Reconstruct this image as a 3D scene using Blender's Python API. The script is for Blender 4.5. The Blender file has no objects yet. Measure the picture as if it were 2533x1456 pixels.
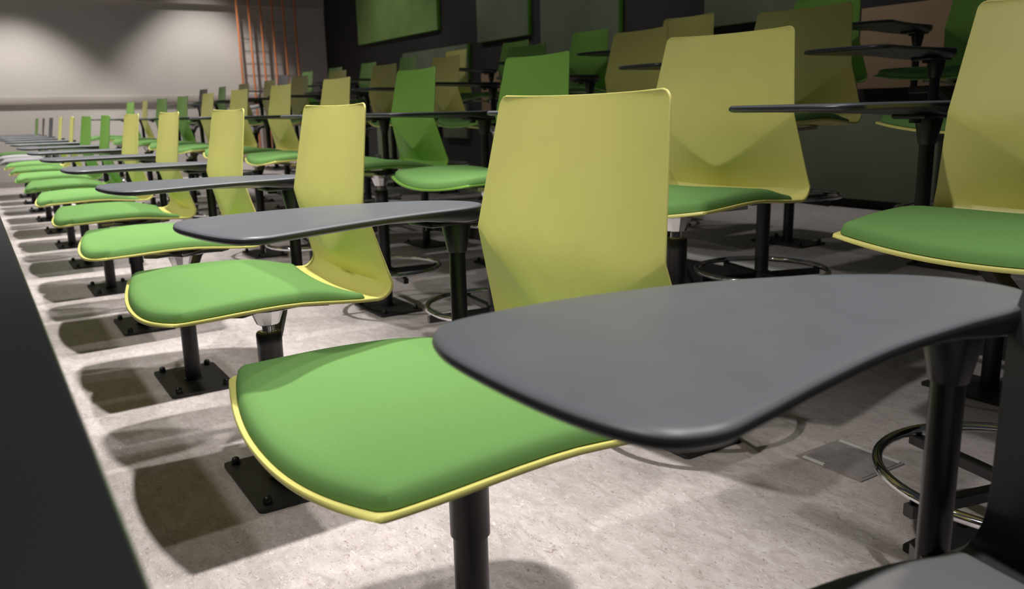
import bpy, bmesh, math, random
from mathutils import Vector, Matrix
random.seed(7)
C = bpy.context.scene.collection
S = bpy.context.scene

# ------------------------------------------------------------------ camera
F_PX, W_PX = 2064.44, 2533.0
YAW, PIT, ROL = -0.5679, 0.2191, -0.0245
CAM = Vector((-0.0291, 0.4924, 0.7969))
cy_, sy_, cp_, sp_ = math.cos(YAW), math.sin(YAW), math.cos(PIT), math.sin(PIT)
fw = Vector((cy_*cp_, sy_*cp_, -sp_)); rt = Vector((sy_, -cy_, 0)); up = rt.cross(fw)
r2 = math.cos(ROL)*rt + math.sin(ROL)*up; u2 = -math.sin(ROL)*rt + math.cos(ROL)*up
cam = bpy.data.cameras.new('camera'); co = bpy.data.objects.new('camera', cam); C.objects.link(co)
m = Matrix.Identity(4)
for i in range(3):
    m[i][0], m[i][1], m[i][2], m[i][3] = r2[i], u2[i], -fw[i], CAM[i]
co.matrix_world = m
cam.sensor_width = 36; cam.lens = F_PX/W_PX*36; cam.clip_start = 0.02; cam.clip_end = 60
cam.dof.use_dof = True; cam.dof.focus_distance = 1.3; cam.dof.aperture_fstop = 8.0
S.camera = co

# ------------------------------------------------------------------ light, world, exposure
w = bpy.data.worlds.new('world'); S.world = w; w.use_nodes = True
w.node_tree.nodes['Background'].inputs[0].default_value = (0.80, 0.86, 1.0, 1)
w.node_tree.nodes['Background'].inputs[1].default_value = 0.04
S.view_settings.view_transform = 'Standard'; S.view_settings.look = 'None'
S.view_settings.gamma = 1; S.view_settings.exposure = 0; S.view_settings.use_curve_mapping = False

def spot(x, y, z, energy, half=39, blend=0.35, radius=0.05, tx=0, ty=0, col=(1.0, 0.962, 0.925)):
    l = bpy.data.lights.new('ceiling_downlight', 'SPOT'); l.energy = energy; l.spot_size = math.radians(2*half)
    l.spot_blend = blend; l.shadow_soft_size = radius; l.color = col
    o = bpy.data.objects.new('ceiling_downlight', l); C.objects.link(o); o.location = (x, y, z)
    o.rotation_euler = (Vector((tx, ty, -1))).to_track_quat('-Z', 'Y').to_euler()
for i in range(6):
    x = 0.08+1.72*i
    spot(x, 0.05, 3.2, 410 if i else 170, 27, 0.8, ty=0.03)    # over the front row
    spot(x+0.08, -1.4, 3.2, 215 if i else 120, 21, 0.9, ty=0.57)             # aimed forward from behind
    spot(x+0.78, 1.75, 3.2, 195, 23, 1.0, ty=-0.85)            # from the teaching area onto the first two rows
    spot(x+0.9, -0.6, 3.2, 62, 34, 0.9, ty=0.2)                # weak light between the first rows
    spot(x+0.75, -2.5, 3.2, 60, 38, 0.8, ty=-0.62)             # dim wash on the back wall
spot(10.9, -0.1, 3.16, 330, 42, 0.5)
spot(10.95, -2.3, 3.5, 340, 39, 0.5)

# ------------------------------------------------------------------ materials
def mat(name, col, rough=0.5, metal=0.0, spec=0.5, noise=0.0, nscale=60, bump=0.0, bscale=400):
    M = bpy.data.materials.new(name); M.use_nodes = True
    nt = M.node_tree; b = nt.nodes['Principled BSDF']
    b.inputs['Base Color'].default_value = (*col, 1); b.inputs['Roughness'].default_value = rough
    b.inputs['Metallic'].default_value = metal; b.inputs['Specular IOR Level'].default_value = spec
    tc = nt.nodes.new('ShaderNodeTexCoord')
    if noise:
        n = nt.nodes.new('ShaderNodeTexNoise'); n.inputs['Scale'].default_value = nscale; n.inputs['Detail'].default_value = 4
        nt.links.new(tc.outputs['Object'], n.inputs['Vector'])
        r = nt.nodes.new('ShaderNodeMapRange'); r.inputs[1].default_value = 0.3; r.inputs[2].default_value = 0.7
        r.inputs[3].default_value = 1-noise; r.inputs[4].default_value = 1+noise
        nt.links.new(n.outputs['Fac'], r.inputs[0])
        mx = nt.nodes.new('ShaderNodeVectorMath'); mx.operation = 'SCALE'; mx.inputs[0].default_value = col
        nt.links.new(r.outputs[0], mx.inputs['Scale']); nt.links.new(mx.outputs[0], b.inputs['Base Color'])
    if bump:
        n2 = nt.nodes.new('ShaderNodeTexNoise'); n2.inputs['Scale'].default_value = bscale; n2.inputs['Detail'].default_value = 3
        nt.links.new(tc.outputs['Object'], n2.inputs['Vector'])
        bp = nt.nodes.new('ShaderNodeBump'); bp.inputs['Strength'].default_value = bump; bp.inputs['Distance'].default_value = 0.002
        nt.links.new(n2.outputs['Fac'], bp.inputs['Height']); nt.links.new(bp.outputs[0], b.inputs['Normal'])
    return M
YEL = mat('yellow_plastic', (0.645, 0.61, 0.18), 0.42, noise=0.03, nscale=8, bump=0.05, bscale=900)
GRN = mat('green_plastic', (0.17, 0.36, 0.055), 0.42, noise=0.03, nscale=8, bump=0.05, bscale=900)
GRY = mat('grey_plastic', (0.055, 0.056, 0.06), 0.4, noise=0.03, nscale=8, bump=0.05, bscale=900)
PADG = mat('green_fabric', (0.125, 0.255, 0.074), 0.85, spec=0.15, noise=0.035, nscale=300, bump=0.06, bscale=2500)
PADY = mat('grey_fabric', (0.25, 0.248, 0.25), 0.85, spec=0.15, noise=0.035, nscale=300, bump=0.06, bscale=2500)
TAB = mat('grey_laminate', (0.115, 0.122, 0.134), 0.40, noise=0.05, nscale=14)
EDGE = mat('dark_tablet_edge', (0.030, 0.031, 0.034), 0.32)
BLK = mat('black_metal', (0.0075, 0.0078, 0.009), 0.36)
PLATE = mat('black_plate', (0.022, 0.022, 0.023), 0.5, noise=0.1, nscale=20)
CHR = mat('chrome', (0.62, 0.62, 0.63), 0.08, metal=1.0)
ALU = mat('cast_aluminium', (0.55, 0.55, 0.56), 0.18, metal=1.0)
FWALL = mat('beige_paint', (0.52, 0.485, 0.45), 0.8, noise=0.02, nscale=3)
FRAIL = mat('taupe_paint', (0.40, 0.36, 0.325), 0.7)
BWALL = mat('black_wall_paint', (0.0115, 0.0100, 0.0098), 0.85, noise=0.1, nscale=2)
FELT_B = mat('bright_green_felt', (0.20, 0.31, 0.10), 0.95, spec=0.1, noise=0.14, nscale=2.2)
FELT_D = mat('grey_green_felt', (0.12, 0.14, 0.095), 0.95, spec=0.1, noise=0.12, nscale=2.2)
FELT_E = mat('vivid_green_edge', (0.10, 0.26, 0.03), 0.9, spec=0.1)
FELT_O = mat('tan_felt', (0.225, 0.155, 0.095), 0.95, spec=0.1, noise=0.08, nscale=3)
COP = mat('orange_paint', (0.60, 0.215, 0.085), 0.5)
RUNG = mat('brown_wire', (0.20, 0.15, 0.12), 0.6)
DESK = mat('dark_grey_counter', (0.010, 0.0105, 0.012), 0.33)
STEEL = mat('steel_trim', (0.78, 0.77, 0.75), 0.35)
CEIL = mat('dark_ceiling', (0.05, 0.05, 0.05), 0.9)

def lino(name, mul=1.0):
    M = bpy.data.materials.new(name); M.use_nodes = True; nt = M.node_tree; b = nt.nodes['Principled BSDF']
    tc = nt.nodes.new('ShaderNodeTexCoord'); mp = nt.nodes.new('ShaderNodeMapping')
    mp.inputs['Rotation'].default_value = (0, 0, 0.5); mp.inputs['Scale'].default_value = (1, 2.0, 1)
    nt.links.new(tc.outputs['Object'], mp.inputs['Vector'])
    def noise(sc, det, dist, rough=0.6):
        n = nt.nodes.new('ShaderNodeTexNoise'); n.inputs['Scale'].default_value = sc; n.inputs['Detail'].default_value = det
        n.inputs['Distortion'].default_value = dist; n.inputs['Roughness'].default_value = rough
        nt.links.new(mp.outputs[0], n.inputs['Vector']); return n
    def ramp(src, stops):
        r = nt.nodes.new('ShaderNodeValToRGB'); e = r.color_ramp.elements
        while len(e) < len(stops): e.new(0.5)
        for i, (p, c) in enumerate(stops): e[i].position = p; e[i].color = (*c, 1)
        nt.links.new(src.outputs['Fac'], r.inputs['Fac']); return r
    def mix(fac, a, bb, mode='MIX'):
        x = nt.nodes.new('ShaderNodeMix'); x.data_type = 'RGBA'; x.blend_type = mode
        if isinstance(fac, float): x.inputs[0].default_value = fac
        else: nt.links.new(fac.outputs[0], x.inputs[0])
        for k, v in ((6, a), (7, bb)):
            if isinstance(v, tuple): x.inputs[k].default_value = (*v, 1)
            else: nt.links.new(v, x.inputs[k])
        return x.outputs[2]
    g = lambda v: tuple(q*mul for q in v)
    base = ramp(noise(16, 6, 1.2), [(0.32, g((0.43, 0.385, 0.37))), (0.5, g((0.53, 0.475, 0.465))), (0.68, g((0.60, 0.56, 0.545)))])
    dk = ramp(noise(42, 5, 2.6, 0.7), [(0.575, (0, 0, 0)), (0.64, (1, 1, 1))])
    lt = ramp(noise(36, 5, 3.0, 0.65), [(0.58, (0, 0, 0)), (0.65, (1, 1, 1))])
    c1 = mix(dk, base.outputs[0], g((0.32, 0.25, 0.235)))
    c2 = mix(lt, c1, g((0.68, 0.64, 0.63)))
    nt.links.new(c2, b.inputs['Base Color']); b.inputs['Roughness'].default_value = 0.42; b.inputs['Specular IOR Level'].default_value = 0.35
    return M
LINO = lino('marbled_linoleum'); LINO2 = lino('marbled_linoleum_inlay', 0.62)

# ------------------------------------------------------------------ helpers
def add_obj(name, mesh, parent=None, loc=(0, 0, 0), rot=(0, 0, 0)):
    o = bpy.data.objects.new(name, mesh); C.objects.link(o); o.location = loc; o.rotation_euler = rot
    if parent: o.parent = parent
    return o
def mesh_from(bm, name, mtl, smooth=True, angle=40):
    bmesh.ops.recalc_face_normals(bm, faces=bm.faces)
    me = bpy.data.meshes.new(name); bm.to_mesh(me); bm.free()
    for mm in (mtl if isinstance(mtl, (list, tuple)) else [mtl]): me.materials.append(mm)
    if smooth:
        for p in me.polygons: p.use_smooth = True
        me.set_sharp_from_angle(angle=math.radians(angle))
    return me
def bm_box(bm, x0, x1, y0, y1, z0, z1, bev=0.0, seg=2):
    r = bmesh.ops.create_cube(bm, size=1)
    vs = r['verts']
    for v in vs:
        v.co = Vector(((x0+x1)/2+v.co.x*(x1-x0), (y0+y1)/2+v.co.y*(y1-y0), (z0+z1)/2+v.co.z*(z1-z0)))
    if bev:
        es = list({e for v in vs for e in v.link_edges})
        bmesh.ops.bevel(bm, geom=es, offset=bev, segments=seg, affect='EDGES', profile=0.5)
    return bm
def box(x0, x1, y0, y1, z0, z1, bev=0.0):
    return bm_box(bmesh.new(), x0, x1, y0, y1, z0, z1, bev)
def lathe(prof, n=24, bm=None, cx=0, cy=0):
    bm = bm or bmesh.new(); rings = []
    for r, z in prof:
        rings.append([bm.verts.new((cx+r*math.cos(2*math.pi*i/n), cy+r*math.sin(2*math.pi*i/n), z)) for i in range(n)])
    for a, b in zip(rings, rings[1:]):
        for i in range(n):
            bm.faces.new((a[i], a[(i+1) % n], b[(i+1) % n], b[i]))
    bm.faces.new(rings[0]); bm.faces.new(rings[-1])
    return bm
def bar(pts, wid, hgt, bm=None):
    """rectangular bar swept along a polyline (horizontal side axis)"""
    bm = bm or bmesh.new(); rings = []
    pts = [Vector(q) for q in pts]
    for i, q in enumerate(pts):
        d = (pts[min(i+1, len(pts)-1)]-pts[max(i-1, 0)]).normalized()
        s = d.cross(Vector((0, 0, 1))).normalized(); u = s.cross(d).normalized()
        c = 0.25
        ring = []
        for a, b in ((1, 1-c), (1-c, 1), (c-1, 1), (-1, 1-c), (-1, c-1), (c-1, -1), (1-c, -1), (1, c-1)):
            ring.append(bm.verts.new(q+s*a*wid/2+u*b*hgt/2))
        rings.append(ring)
    for a, b in zip(rings, rings[1:]):
        for i in range(8): bm.faces.new((a[i], a[(i+1) % 8], b[(i+1) % 8], b[i]))
    bm.faces.new(rings[0]); bm.faces.new(rings[-1])
    return bm
def tag(o, label=None, cat=None, group=None, kind=None):
    if label: o['label'] = label
    if cat: o['category'] = cat
    if group: o['group'] = group
    if kind: o['kind'] = kind
    return o
def smooth(a, b, x):
    t = min(1, max(0, (x-a)/(b-a))); return t*t*(3-2*t)

# ------------------------------------------------------------------ setting
XW, YB, PLAT = 11.9, -4.05, 0.15
tag(add_obj('floor', mesh_from(box(-2.5, XW, YB, 5.0, -0.1, 0.0), 'floor', LINO, False)), kind='structure')
pf = tag(add_obj('floor_platform', mesh_from(box(-2.5, XW, YB, -2.12, 0.0, PLAT), 'floor_platform', LINO, False)), kind='structure')
add_obj('nosing', mesh_from(box(-2.5, XW-0.01, -2.16, -2.115, PLAT-0.02, PLAT+0.004, 0.003), 'nosing', STEEL), pf)
add_obj('riser', mesh_from(box(-2.5, XW-0.01, -2.128, -2.112, 0.001, PLAT-0.022), 'riser', PLATE, False), pf)
wf = tag(add_obj('wall_far', mesh_from(box(XW, XW+0.2, YB-0.2, 5.0, -0.1, 3.6), 'wall_far', FWALL, False)), kind='structure')
add_obj('dado_rail', mesh_from(box(XW-0.035, XW+0.02, YB+0.01, 5.0, 0.985, 1.075, 0.004), 'dado_rail', FRAIL), wf)
add_obj('upper_beam', mesh_from(box(XW-0.06, XW+0.02, YB+0.01, 5.0, 2.23, 3.5, 0.004), 'upper_beam', FRAIL), wf)
tag(add_obj('baseboard_far', mesh_from(box(XW-0.02, XW+0.01, YB+0.02, 5.0, 0.0, 0.07), 'baseboard_far', FRAIL, False)), kind='structure')
wb = tag(add_obj('wall_back', mesh_from(box(-2.5, XW+0.2, YB-0.2, YB, -0.1, 3.6), 'wall_back', BWALL, False)), kind='structure')

# acoustic felt panels on the black back wall
def panel(x0, x1, z0, z1, mtl, edge, label, th=0.05):
    bm = box(x0, x1, YB+0.002, YB+th, z0, z1, 0.004)
    me = mesh_from(bm, 'acoustic_panel', [mtl, edge])
    for p in me.polygons:
        if abs(p.normal.y) < 0.6: p.material_index = 1
    o = add_obj('acoustic_panel', me); tag(o, label, 'wall panel', 'felt panels on the black wall'); return o
panel(8.40, 10.60, 1.655, 2.95, FELT_B, FELT_E, 'bright green felt panel high on the black wall, nearest the beige wall')
panel(6.63, 7.55, 1.455, 2.60, FELT_D, FELT_E, 'narrow dull grey-green felt panel hung high, right of the bright green one')
panel(5.34, 6.43, 0.84, 2.60, FELT_D, FELT_E, 'tall grey-green felt panel reaching down behind the back row chairs')
panel(3.38, 4.41, 1.32, 2.50, FELT_D, FELT_E, 'grey-green felt panel with vivid green edges, high above the yellow back row chair')
panel(1.85, 3.15, 0.86, 1.315, FELT_O, FELT_O, 'wide tan felt panel low on the black wall behind two dark tablets')
panel(2.62, 3.56, 0.21, 0.74, FELT_D, FELT_D, 'dark olive panel near the floor, below the tan panel')
panel(1.60, 2.56, 0.46, 0.74, FELT_D, FELT_D, 'dark olive panel near the floor, upper of the right-hand pair')
panel(1.60, 2.56, 0.20, 0.42, FELT_D, FELT_D, 'dark olive panel near the floor, lower of the right-hand pair')
panel(7.76, 9.30, 1.10, 1.46, FELT_D, FELT_E, 'low wide grey-green felt panel below the bright green panel')
panel(6.55, 7.50, 0.70, 1.16, FELT_O, FELT_O, 'reddish tan felt panel low on the wall behind the second row green chairs')
panel(7.83, 8.35, 0.50, 0.85, FELT_D, FELT_D, 'small dark olive panel low behind the second row green chairs')
panel(9.50, 10.16, 0.21, 0.70, FELT_D, FELT_D, 'small dark olive panel near the floor at the far end of the black wall')

# orange climbing lattice in front of the far wall
lat = bpy.data.objects.new('lattice_screen', None); C.objects.link(lat); lat.location = (XW-0.14, -3.18, 0)
tag(lat, 'tall orange rod lattice standing before the beige far wall', 'lattice')
rodm = mesh_from(lathe([(0.015, 0.151), (0.015, 3.4)], 10), 'rod', COP)
rungm = mesh_from(box(-0.002, 0.002, -0.40, 0.40, -0.002, 0.002), 'rung', RUNG, False)
for i in range(6): add_obj('rod', rodm, lat, (0, 0.395-0.158*i, 0))
for i in range(8): add_obj('rung', rungm, lat, (0.014, 0, 1.04+0.142*i))

# long counter the photograph was taken over
cnt = add_obj('counter', mesh_from(box(-0.9, 4.2, 0.463, 1.15, 0.63, 0.66, 0.006), 'counter', DESK)); cnt.name = 'counter'
tag(cnt, 'long dark grey counter top in the blurred left foreground', 'counter')
add_obj('front_panel', mesh_from(box(-0.88, 4.18, 0.60, 0.63, 0.0, 0.629), 'front_panel', PLATE, False), cnt)

# floor socket box
fb = bpy.data.objects.new('floor_socket_box', None); C.objects.link(fb); fb.location = (1.05, -1.092, 0)
tag(fb, 'square floor socket box lid with two steel strips set in the floor', 'floor box')
add_obj('frame', mesh_from(box(-0.085, 0.085, -0.078, 0.078, 0.0005, 0.003), 'frame', LINO2, False), fb)
add_obj('lid', mesh_from(box(-0.078, 0.078, -0.066, 0.066, 0.003, 0.0045), 'lid', LINO2, False), fb)
stm = mesh_from(box(-0.078, 0.078, -0.004, 0.004, 0.003, 0.006), 'steel_strip', STEEL, False)
add_obj('steel_strip', stm, fb, (0, -0.0715, 0))
st2 = mesh_from(box(-0.028, 0.028, -0.004, 0.004, 0.003, 0.006), 'steel_strip', STEEL, False)
add_obj('steel_strip', st2, fb, (0.04, 0.0715, 0))

# ------------------------------------------------------------------ chair meshes (seat top frame: z as for the low front row)
NU = 33
def zc(u): return 0.500+0.132*(math.sqrt(u*u+0.005)-0.0707)
def y_up(u, z):
    t = (z-0.49)/0.32
    return -0.190+(0.812-max(z, 0.60))*0.20+0.013*u*u*max(0, t)
def half_w(z):
    if z > 0.625: return 0.205+(0.178-0.205)*(z-0.625)/(0.812-0.625)
    return 0.228+(0.205-0.228)*(max(z, 0.45)-0.45)/(0.625-0.45)
def seat_z(u, Y):
    zz = 0.445+0.004*math.exp(-((Y-0.06)/0.1)**2)-0.012*smooth(0.02, -0.17, Y)
    zz -= (1-u*u)*(0.010*smooth(0.24, 0.05, Y)+0.022*smooth(0.10, 0.26, Y))
    return zz
def seat_front(u): return 0.229+0.036*(1-abs(u)**2.2)
def seat_hw(Y):
    return 0.228+(0.250-0.228)*smooth(-0.16, 0.22, Y)
def shell_pt(u, v):
    """v: 0..1 seat front->rear, 1..2 bend, 2..3 lower back, 3..4 upper back"""
    if v <= 1:
        Y = seat_front(u)+(-0.160-seat_front(u))*v
        hw = seat_hw(Y)
        if v < 0.016: hw -= 0.005*(1-math.sqrt(max(0, 1-((0.016-v)/0.016)**2)))
        return Vector((u*hw, Y, seat_z(u, Y)))
    if v <= 2:
        a = (v-1)*math.pi/2*0.93
        z0 = seat_z(u, -0.160); rr = 0.030
        return Vector((u*0.228, -0.160-rr*math.sin(a), z0+rr*(1-math.cos(a))))
    b = shell_pt(u, 2.0) if v > 2 else None
    zcr = zc(u); ycr = y_up(u, zcr)
    if v <= 3:
        t = v-2
        z = b.z+(zcr-b.z)*t
        y = b.y+(ycr-b.y)*t
        return Vector((u*half_w(z), y, z))
    t = v-3
    ztop = 0.812+0.002*u*u
    z = zcr+(ztop-zcr)*t
    hw = half_w(z)
    d = ztop-z
    if d < 0.012: hw -= 0.012*(1-math.sqrt(max(0, 1-((0.012-d)/0.012)**2)))
    return Vector((u*hw, y_up(u, z), z))
VS = [0, .004, .012, .025, .04, .06, .1, .16, .22, .3, .4, .5, .6, .7, .8, .9, 1.0, 1.2, 1.4, 1.6, 1.8, 2.0,
      2.15, 2.35, 2.55, 2.75, 2.9, 2.985, 3.015, 3.1, 3.2, 3.3, 3.4, 3.5, 3.6, 3.7, 3.8, 3.88, 3.93, 3.955, 3.97, 3.982, 3.992, 4.0]
US = [math.sin(math.pi/2*(-1+2*i/(NU-1)))*0.35+(-1+2*i/(NU-1))*0.65 for i in range(NU)]
def make_shell(mtl):
    bm = bmesh.new(); P = [[shell_pt(u, v) for u in US] for v in VS]
    nv, nu = len(VS), NU
    def T_(i): return 0.0064-0.0029*smooth(1.7, 2.6, VS[i])
    def nrm(i, j):
        a = P[min(i+1, nv-1)][j]-P[max(i-1, 0)][j]; b = P[i][min(j+1, nu-1)]-P[i][max(j-1, 0)]
        return b.cross(a).normalized()   # towards the underside / rear
    top, bot = [], []
    for i in range(nv):
        top.append([bm.verts.new(P[i][j]) for j in range(nu)])
        row = []
        for j in range(nu):
            n = nrm(i, j)
            row.append(bm.verts.new(P[i][j]+n*T_(i)))
        bot.append(row)
    for i in range(nv-1):
        for j in range(nu-1):
            bm.faces.new((top[i][j], top[i][j+1], top[i+1][j+1], top[i+1][j]))
            bm.faces.new((bot[i][j], bot[i+1][j], bot[i+1][j+1], bot[i][j+1]))
    loop = [(0, j) for j in range(nu)]+[(i, nu-1) for i in range(1, nv)]+[(nv-1, j) for j in range(nu-2, -1, -1)]+[(i, 0) for i in range(nv-2, 0, -1)]
    mid = []
    for k, (i, j) in enumerate(loop):
        a, b = P[i][j], P[i][j]+nrm(i, j)*T_(i)
        pn, pp = loop[(k+1) % len(loop)], loop[k-1]
        tg = (P[pn[0]][pn[1]]-P[pp[0]][pp[1]]).normalized()
        o = tg.cross(nrm(i, j)).normalized()
        inner = P[min(max(i, 1), nv-2)][min(max(j, 1), nu-2)]
        if o.dot(P[i][j]-inner) < 0: o = -o
        mid.append((bm.verts.new(a.lerp(b, 0.25)+o*0.0008), bm.verts.new(a.lerp(b, 0.75)+o*0.0008)))
    L = len(loop)
    for k in range(L):
        (i, j), (i2, j2) = loop[k], loop[(k+1) % L]
        a, b = mid[k], mid[(k+1) % L]
        bm.faces.new((top[i][j], top[i2][j2], b[0], a[0]))
        bm.faces.new((a[0], b[0], b[1], a[1]))
        bm.faces.new((a[1], b[1], bot[i2][j2], bot[i][j]))
    return mesh_from(bm, 'seat_shell', mtl, angle=33)
def make_pad(mtl):
    bm = bmesh.new(); n = 30
    def spread(i): 
        t = -1+2*i/n; return 0.8*math.sin(math.pi/2*t)+0.2*t
    grid = []
    H = 0.019
    for i in range(n+1):
        row = []
        for j in range(n+1):
            a, b = spread(i), spread(j)           # a along depth (-1 rear), b across
            yf = seat_front(b)-0.006; yr = -0.128-0.010*b*b
            Y = yr+(yf-yr)*(a+1)/2
            hw = seat_hw(Y)-0.006
            # rounded plan corners
            x = b*hw
            dx = hw-abs(x); dy = min(Y-yr, yf-Y)
            rc = 0.013
            if dx < rc and dy < rc:
                ex, ey = rc-dx, rc-dy; q = math.hypot(ex, ey)
                m_ = max(ex, ey)
                if q > 1e-6:
                    f = m_/q
                    x = math.copysign(hw-rc+ex*f, x); Y = (yr+rc-ey*f) if (Y-yr) < (yf-Y) else (yf-rc+ey*f)
                d = rc-m_
            else: d = min(dx, dy)
            t = min(1, d/0.030)
            h = 0.005+H*math.sqrt(max(0, 1-(1-t)**2.4))*(0.4+0.6*smooth(-0.14, -0.04, Y))+0.004*smooth(0.0, 0.12, d)
            row.append((Vector((x, Y, seat_z(x/seat_hw(Y), Y))), h if d > 1e-6 else 0.003))
        grid.append(row)
    tv = [[bm.verts.new(p+Vector((0, 0, h))) for p, h in r] for r in grid]
    for i in range(n):
        for j in range(n): bm.faces.new((tv[i][j], tv[i][j+1], tv[i+1][j+1], tv[i+1][j]))
    loop = [(0, j) for j in range(n)]+[(i, n) for i in range(n)]+[(n, j) for j in range(n, 0, -1)]+[(i, 0) for i in range(n, 0, -1)]
    bv = [bm.verts.new(grid[i][j][0]+Vector((0, 0, 0.0012))) for i, j in loop]
    for k in range(len(loop)):
        (i, j), (i2, j2) = loop[k], loop[(k+1) % len(loop)]
        bm.faces.new((tv[i][j], tv[i2][j2], bv[(k+1) % len(loop)], bv[k]))
    return mesh_from(bm, 'seat_pad', mtl, angle=70)
SHELL = {'yellow': make_shell(YEL), 'green': make_shell(GRN), 'grey': make_shell(GRY)}
PAD = {'green': make_pad(PADG), 'grey': make_pad(PADY)}

# tablet outline (relative to the pole)
OUT = [(.155, .405), (.168, .34), (.165, .25), (.145, .15), (.108, .06), (.066, .0), (.025, -.027), (-.02, -.033), (-.053, -.015), (-.069, .03),
       (-.069, .11), (-.074, .20), (-.089, .29), (-.103, .355), (-.108, .392), (-.092, .420), (-.045, .434), (.03, .438), (.105, .432)]
def catmull(pts, n=6):
    r = []
    for i in range(len(pts)):
        p0, p1, p2, p3 = [Vector(pts[(i+k-1) % len(pts)]) for k in range(4)]
        for s in range(n):
            t = s/n
            r.append(0.5*((2*p1)+(p2-p0)*t+(2*p0-5*p1+4*p2-p3)*t*t+(3*p1-p0-3*p2+p3)*t*t*t))
    return r
def make_tablet():
    bm = bmesh.new(); o = catmull(OUT); n = len(o)
    def inset(d):
        r = []
        for i in range(n):
            t = (o[(i+1) % n]-o[i-1]).normalized(); nn = Vector((-t.y, t.x))
            r.append(o[i]+nn*(-d))
        return r
    # orientation
    area = sum(o[i].x*o[(i+1) % n].y-o[(i+1) % n].x*o[i].y for i in range(n))
    sg = -1 if area > 0 else 1
    def th(y): return 0.0125+0.0145*smooth(0.16, 0.0, y)
    layers = [(0.030, 0.0, 0), (0.007, 0.0, 0), (0.0030, -0.0010, 0), (0.0010, -0.0032, 0), (0.0, -0.0065, 0), (0.0006, 0.35, 1), (0.0040, 0.8, 1), (0.010, 1.0, 1), (0.030, 1.0, 1)]
    rings = []
    for d, z, mode in layers:
        q = inset(d*sg)
        rings.append([bm.verts.new((a.x, a.y, (z if mode == 0 else -0.0065-(th(a.y)-0.0065)*z))) for a in q])
    for a, b in zip(rings, rings[1:]):
        for i in range(n): bm.faces.new((a[i], a[(i+1) % n], b[(i+1) % n], b[i]))
    bm.faces.new(rings[0]); bm.faces.new(rings[-1])
    me = mesh_from(bm, 'tablet_top', [TAB, EDGE], angle=45)
    for p in me.polygons:
        if p.center.z < -0.0022: p.material_index = 1
    return me
TABM = make_tablet()
TABZ = 0.645
POLE = mesh_from(lathe([(0.0140, 0.385), (0.0140, 0.561), (0.0160, 0.562), (0.0168, 0.564), (0.0255, 0.609), (0.0255, 0.614)], 24), 'tablet_pole', BLK)
bmb = bmesh.new(); bm_box(bmb, -0.034, 0.036, -0.028, 0.075, 0.612, 0.6225, 0.004); lathe([(0.011, 0.604), (0.011, 0.6125)], 12, bmb, 0.0, 0.05)
BRK = mesh_from(bmb, 'tablet_bracket', BLK)
def arm_mesh(dx, dy):
    a = Vector((dx, dy, 0)); d = a.normalized()
    return mesh_from(bar([d*0.015+Vector((0, 0, 0.300)), d*0.075+Vector((0, 0, 0.322)), d*0.17+Vector((0, 0, 0.372)), d*0.26+Vector((0, 0, 0.389)), a+d*0.016+Vector((0, 0, 0.389))], 0.026, 0.030), 'tablet_arm', BLK)
# swivel mechanism
bms = bmesh.new()
lathe([(0.019, 0.357), (0.024, 0.360), (0.036, 0.392), (0.040, 0.404), (0.040, 0.412)], 10, bms)
bmh = bms
for sx, sy in ((1, 1), (-1, 1), (1, -1), (-1, -1)):
    bar([(0.02*sx, 0.016*sy, 0.395), (0.075*sx, 0.060*sy, 0.410), (0.125*sx, 0.100*sy, 0.4165)], 0.046, 0.011, bmh)
MECH = mesh_from(bmh, 'swivel_mechanism', ALU, angle=30)
HOUS = mesh_from(lathe([(0.028, 0.398), (0.030, 0.401), (0.060, 0.405), (0.060, 0.417)], 16), 'mechanism_cover', BLK)
PIST = mesh_from(lathe([(0.0185, 0.340), (0.0185, 0.343), (0.0135, 0.344), (0.0135, 0.360)], 20), 'gas_piston', CHR)
bmp = bmesh.new(); bm_box(bmp, -0.146, 0.146, -0.092, 0.092, 0.0005, 0.009, 0.0)
es = [e for e in bmp.edges if abs(e.verts[0].co.z-e.verts[1].co.z) > 0.004]
bmesh.ops.bevel(bmp, geom=es, offset=0.012, segments=4, affect='EDGES', profile=0.5)
PLT = mesh_from(bmp, 'base_plate', PLATE, angle=30)
BOLT = mesh_from(lathe([(0.0095, 0.009), (0.0095, 0.015), (0.0098, 0.0152), (0.0098, 0.019), (0.0075, 0.0245), (0.003, 0.0270)], 12), 'bolt', BLK)
def post_mesh(h):   # h = extra height
    return mesh_from(lathe([(0.027, 0.0088), (0.027, 0.012), (0.0232, 0.013), (0.0232, 0.256+h)], 28), 'post', BLK)
def sleeve_mesh():
    return mesh_from(lathe([(0.0243, 0.248), (0.0266, 0.2485), (0.0266, 0.315), (0.0270, 0.316), (0.0270, 0.338), (0.0250, 0.3415)], 28), 'height_sleeve', BLK)
SLV = sleeve_mesh()
RINGR = 0.222
def ring_mesh():
    bm = bmesh.new(); n, k = 72, 12; rings = []
    for i in range(n):
        a = 2*math.pi*i/n
        rings.append([bm.verts.new(((RINGR+0.0095*math.cos(2*math.pi*j/k))*math.cos(a), (RINGR+0.0095*math.cos(2*math.pi*j/k))*math.sin(a), 0.0095*math.sin(2*math.pi*j/k))) for j in range(k)])
    for i in range(n):
        a, b = rings[i], rings[(i+1) % n]
        for j in range(k): bm.faces.new((a[j], b[j], b[(j+1) % k], a[(j+1) % k]))
    return mesh_from(bm, 'foot_ring', CHR, angle=180)
RING = ring_mesh()
SPK = mesh_from(bar([(0.022, 0, -0.020), (RINGR+0.012, 0, -0.0215)], 0.020, 0.022), 'spoke', BLK)
COLL = mesh_from(lathe([(0.0235, -0.038), (0.031, -0.036), (0.031, -0.004), (0.0235, -0.002)], 24), 'ring_collar', BLK)
POSTS = {h: post_mesh(h) for h in (0.0, 0.147, 0.294)}
ARMS = {}

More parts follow.
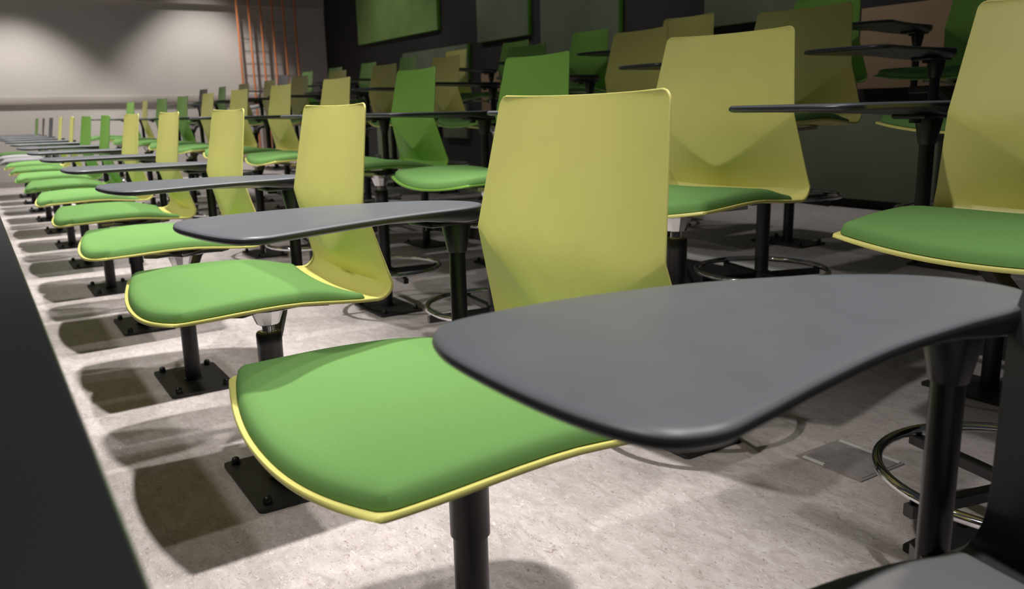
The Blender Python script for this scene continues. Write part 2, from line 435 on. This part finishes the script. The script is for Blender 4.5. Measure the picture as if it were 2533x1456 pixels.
def chair(x, y, z, h, shell, pad, label, group, seat_rot=0.0, tab_rot=0.0, pdx=0.343, pdy=-0.185, ring_z=None, spoke_rot=0.3, bolts=True):
    t = bpy.data.objects.new('lecture_chair', None); C.objects.link(t); t.location = (x, y, z)
    tag(t, label, 'chair', group)
    pl = add_obj('base_plate', PLT, t)
    if bolts:
        for sx in (-1, 1):
            for sy in (-1, 1): add_obj('bolt', BOLT, pl, (sx*0.122, sy*0.068, 0))
    add_obj('post', POSTS[h], t)
    add_obj('height_sleeve', SLV, t, (0, 0, h))
    add_obj('gas_piston', PIST, t, (0, 0, h))
    sr = (0, 0, math.radians(seat_rot))
    me = add_obj('swivel_mechanism', MECH, t, (0, 0, h), sr); add_obj('mechanism_cover', HOUS, me)
    add_obj('seat_shell', SHELL[shell], t, (0, 0, h), sr)
    add_obj('seat_pad', PAD[pad], t, (0, 0, h), sr)
    key = (round(pdx, 3), round(pdy, 3))
    if key not in ARMS: ARMS[key] = arm_mesh(pdx, pdy)
    add_obj('tablet_arm', ARMS[key], t, (0, 0, h))
    tp = add_obj('tablet_pole', POLE, t, (pdx, pdy, h))
    tr = (0, 0, math.radians(tab_rot))
    add_obj('tablet_bracket', BRK, t, (pdx, pdy, h), tr)
    add_obj('tablet_top', TABM, t, (pdx, pdy, h+TABZ), tr)
    if ring_z is not None:
        r = add_obj('foot_ring', RING, t, (0, 0, ring_z)); add_obj('ring_collar', COLL, r)
        for k in range(4): add_obj('spoke', SPK, r, (0, 0, 0), (0, 0, spoke_rot+k*math.pi/2))
    return t

ORD = ['nearest', 'second', 'third', 'fourth', 'fifth', 'sixth', 'seventh', 'eighth', 'ninth', 'tenth', 'eleventh', 'twelfth', 'thirteenth']
NAME = {'y': 'yellow', 'g': 'green', 'k': 'grey'}
def row(cols, x0, y, z, h, rowname, group, ring_z=None, over={}, near=0):
    for k, c in enumerate(cols):
        kw = dict(over.get(k, {}))
        pad = 'grey' if c == 'k' else 'green'
        dx = kw.pop('dx', 0.0); dy = kw.pop('dy', 0.0)
        nth = ORD[k] if k == 0 else ORD[k]+' from the camera'
        lab = '%s lecture chair with %s pad, %s in the %s' % (NAME[c], pad, nth, rowname)
        kw.setdefault('tab_rot', random.uniform(-4, 8)); kw.setdefault('seat_rot', random.uniform(-3, 3))
        kw.setdefault('spoke_rot', -0.2+random.uniform(-.12, .12))
        chair(x0+0.86*k+dx, y+dy, z, h, NAME[c], pad, lab, group, ring_z=ring_z, bolts=True, **kw)
row('kyyyyyggyykkg', 0.0, 0.0, 0.0, 0.0, 'low front row', 'low chairs of the front row', None,
    {0: dict(dx=0.075, pdx=0.268, tab_rot=0, seat_rot=0), 1: dict(tab_rot=9, seat_rot=0), 2: dict(tab_rot=6, seat_rot=0), 3: dict(seat_rot=0),
     4: dict(seat_rot=0)})
row('yyggyyyyggyg', 0.52, -0.89, 0.0, 0.147, 'second row', 'raised chairs of the second row', 0.175,
    {0: dict(dx=0.09, dy=-0.03, pdx=0.325, seat_rot=14, tab_rot=2), 1: dict(dx=0.03, seat_rot=8), 2: dict(seat_rot=0)})
row('yyygyyyyyygk', 1.06, -1.79, 0.0, 0.294, 'third row', 'tall chairs of the third row', 0.225,
    {0: dict(dx=0.05), 1: dict(dx=0.0, seat_rot=6)})
row('gggyggyggggk'.replace('gggyggyggggk', 'ggyggyggggk'), 1.68, -2.69, PLAT, 0.294, 'raised back row', 'tall chairs of the back row', 0.225,
    {0: dict(dx=0.06)})
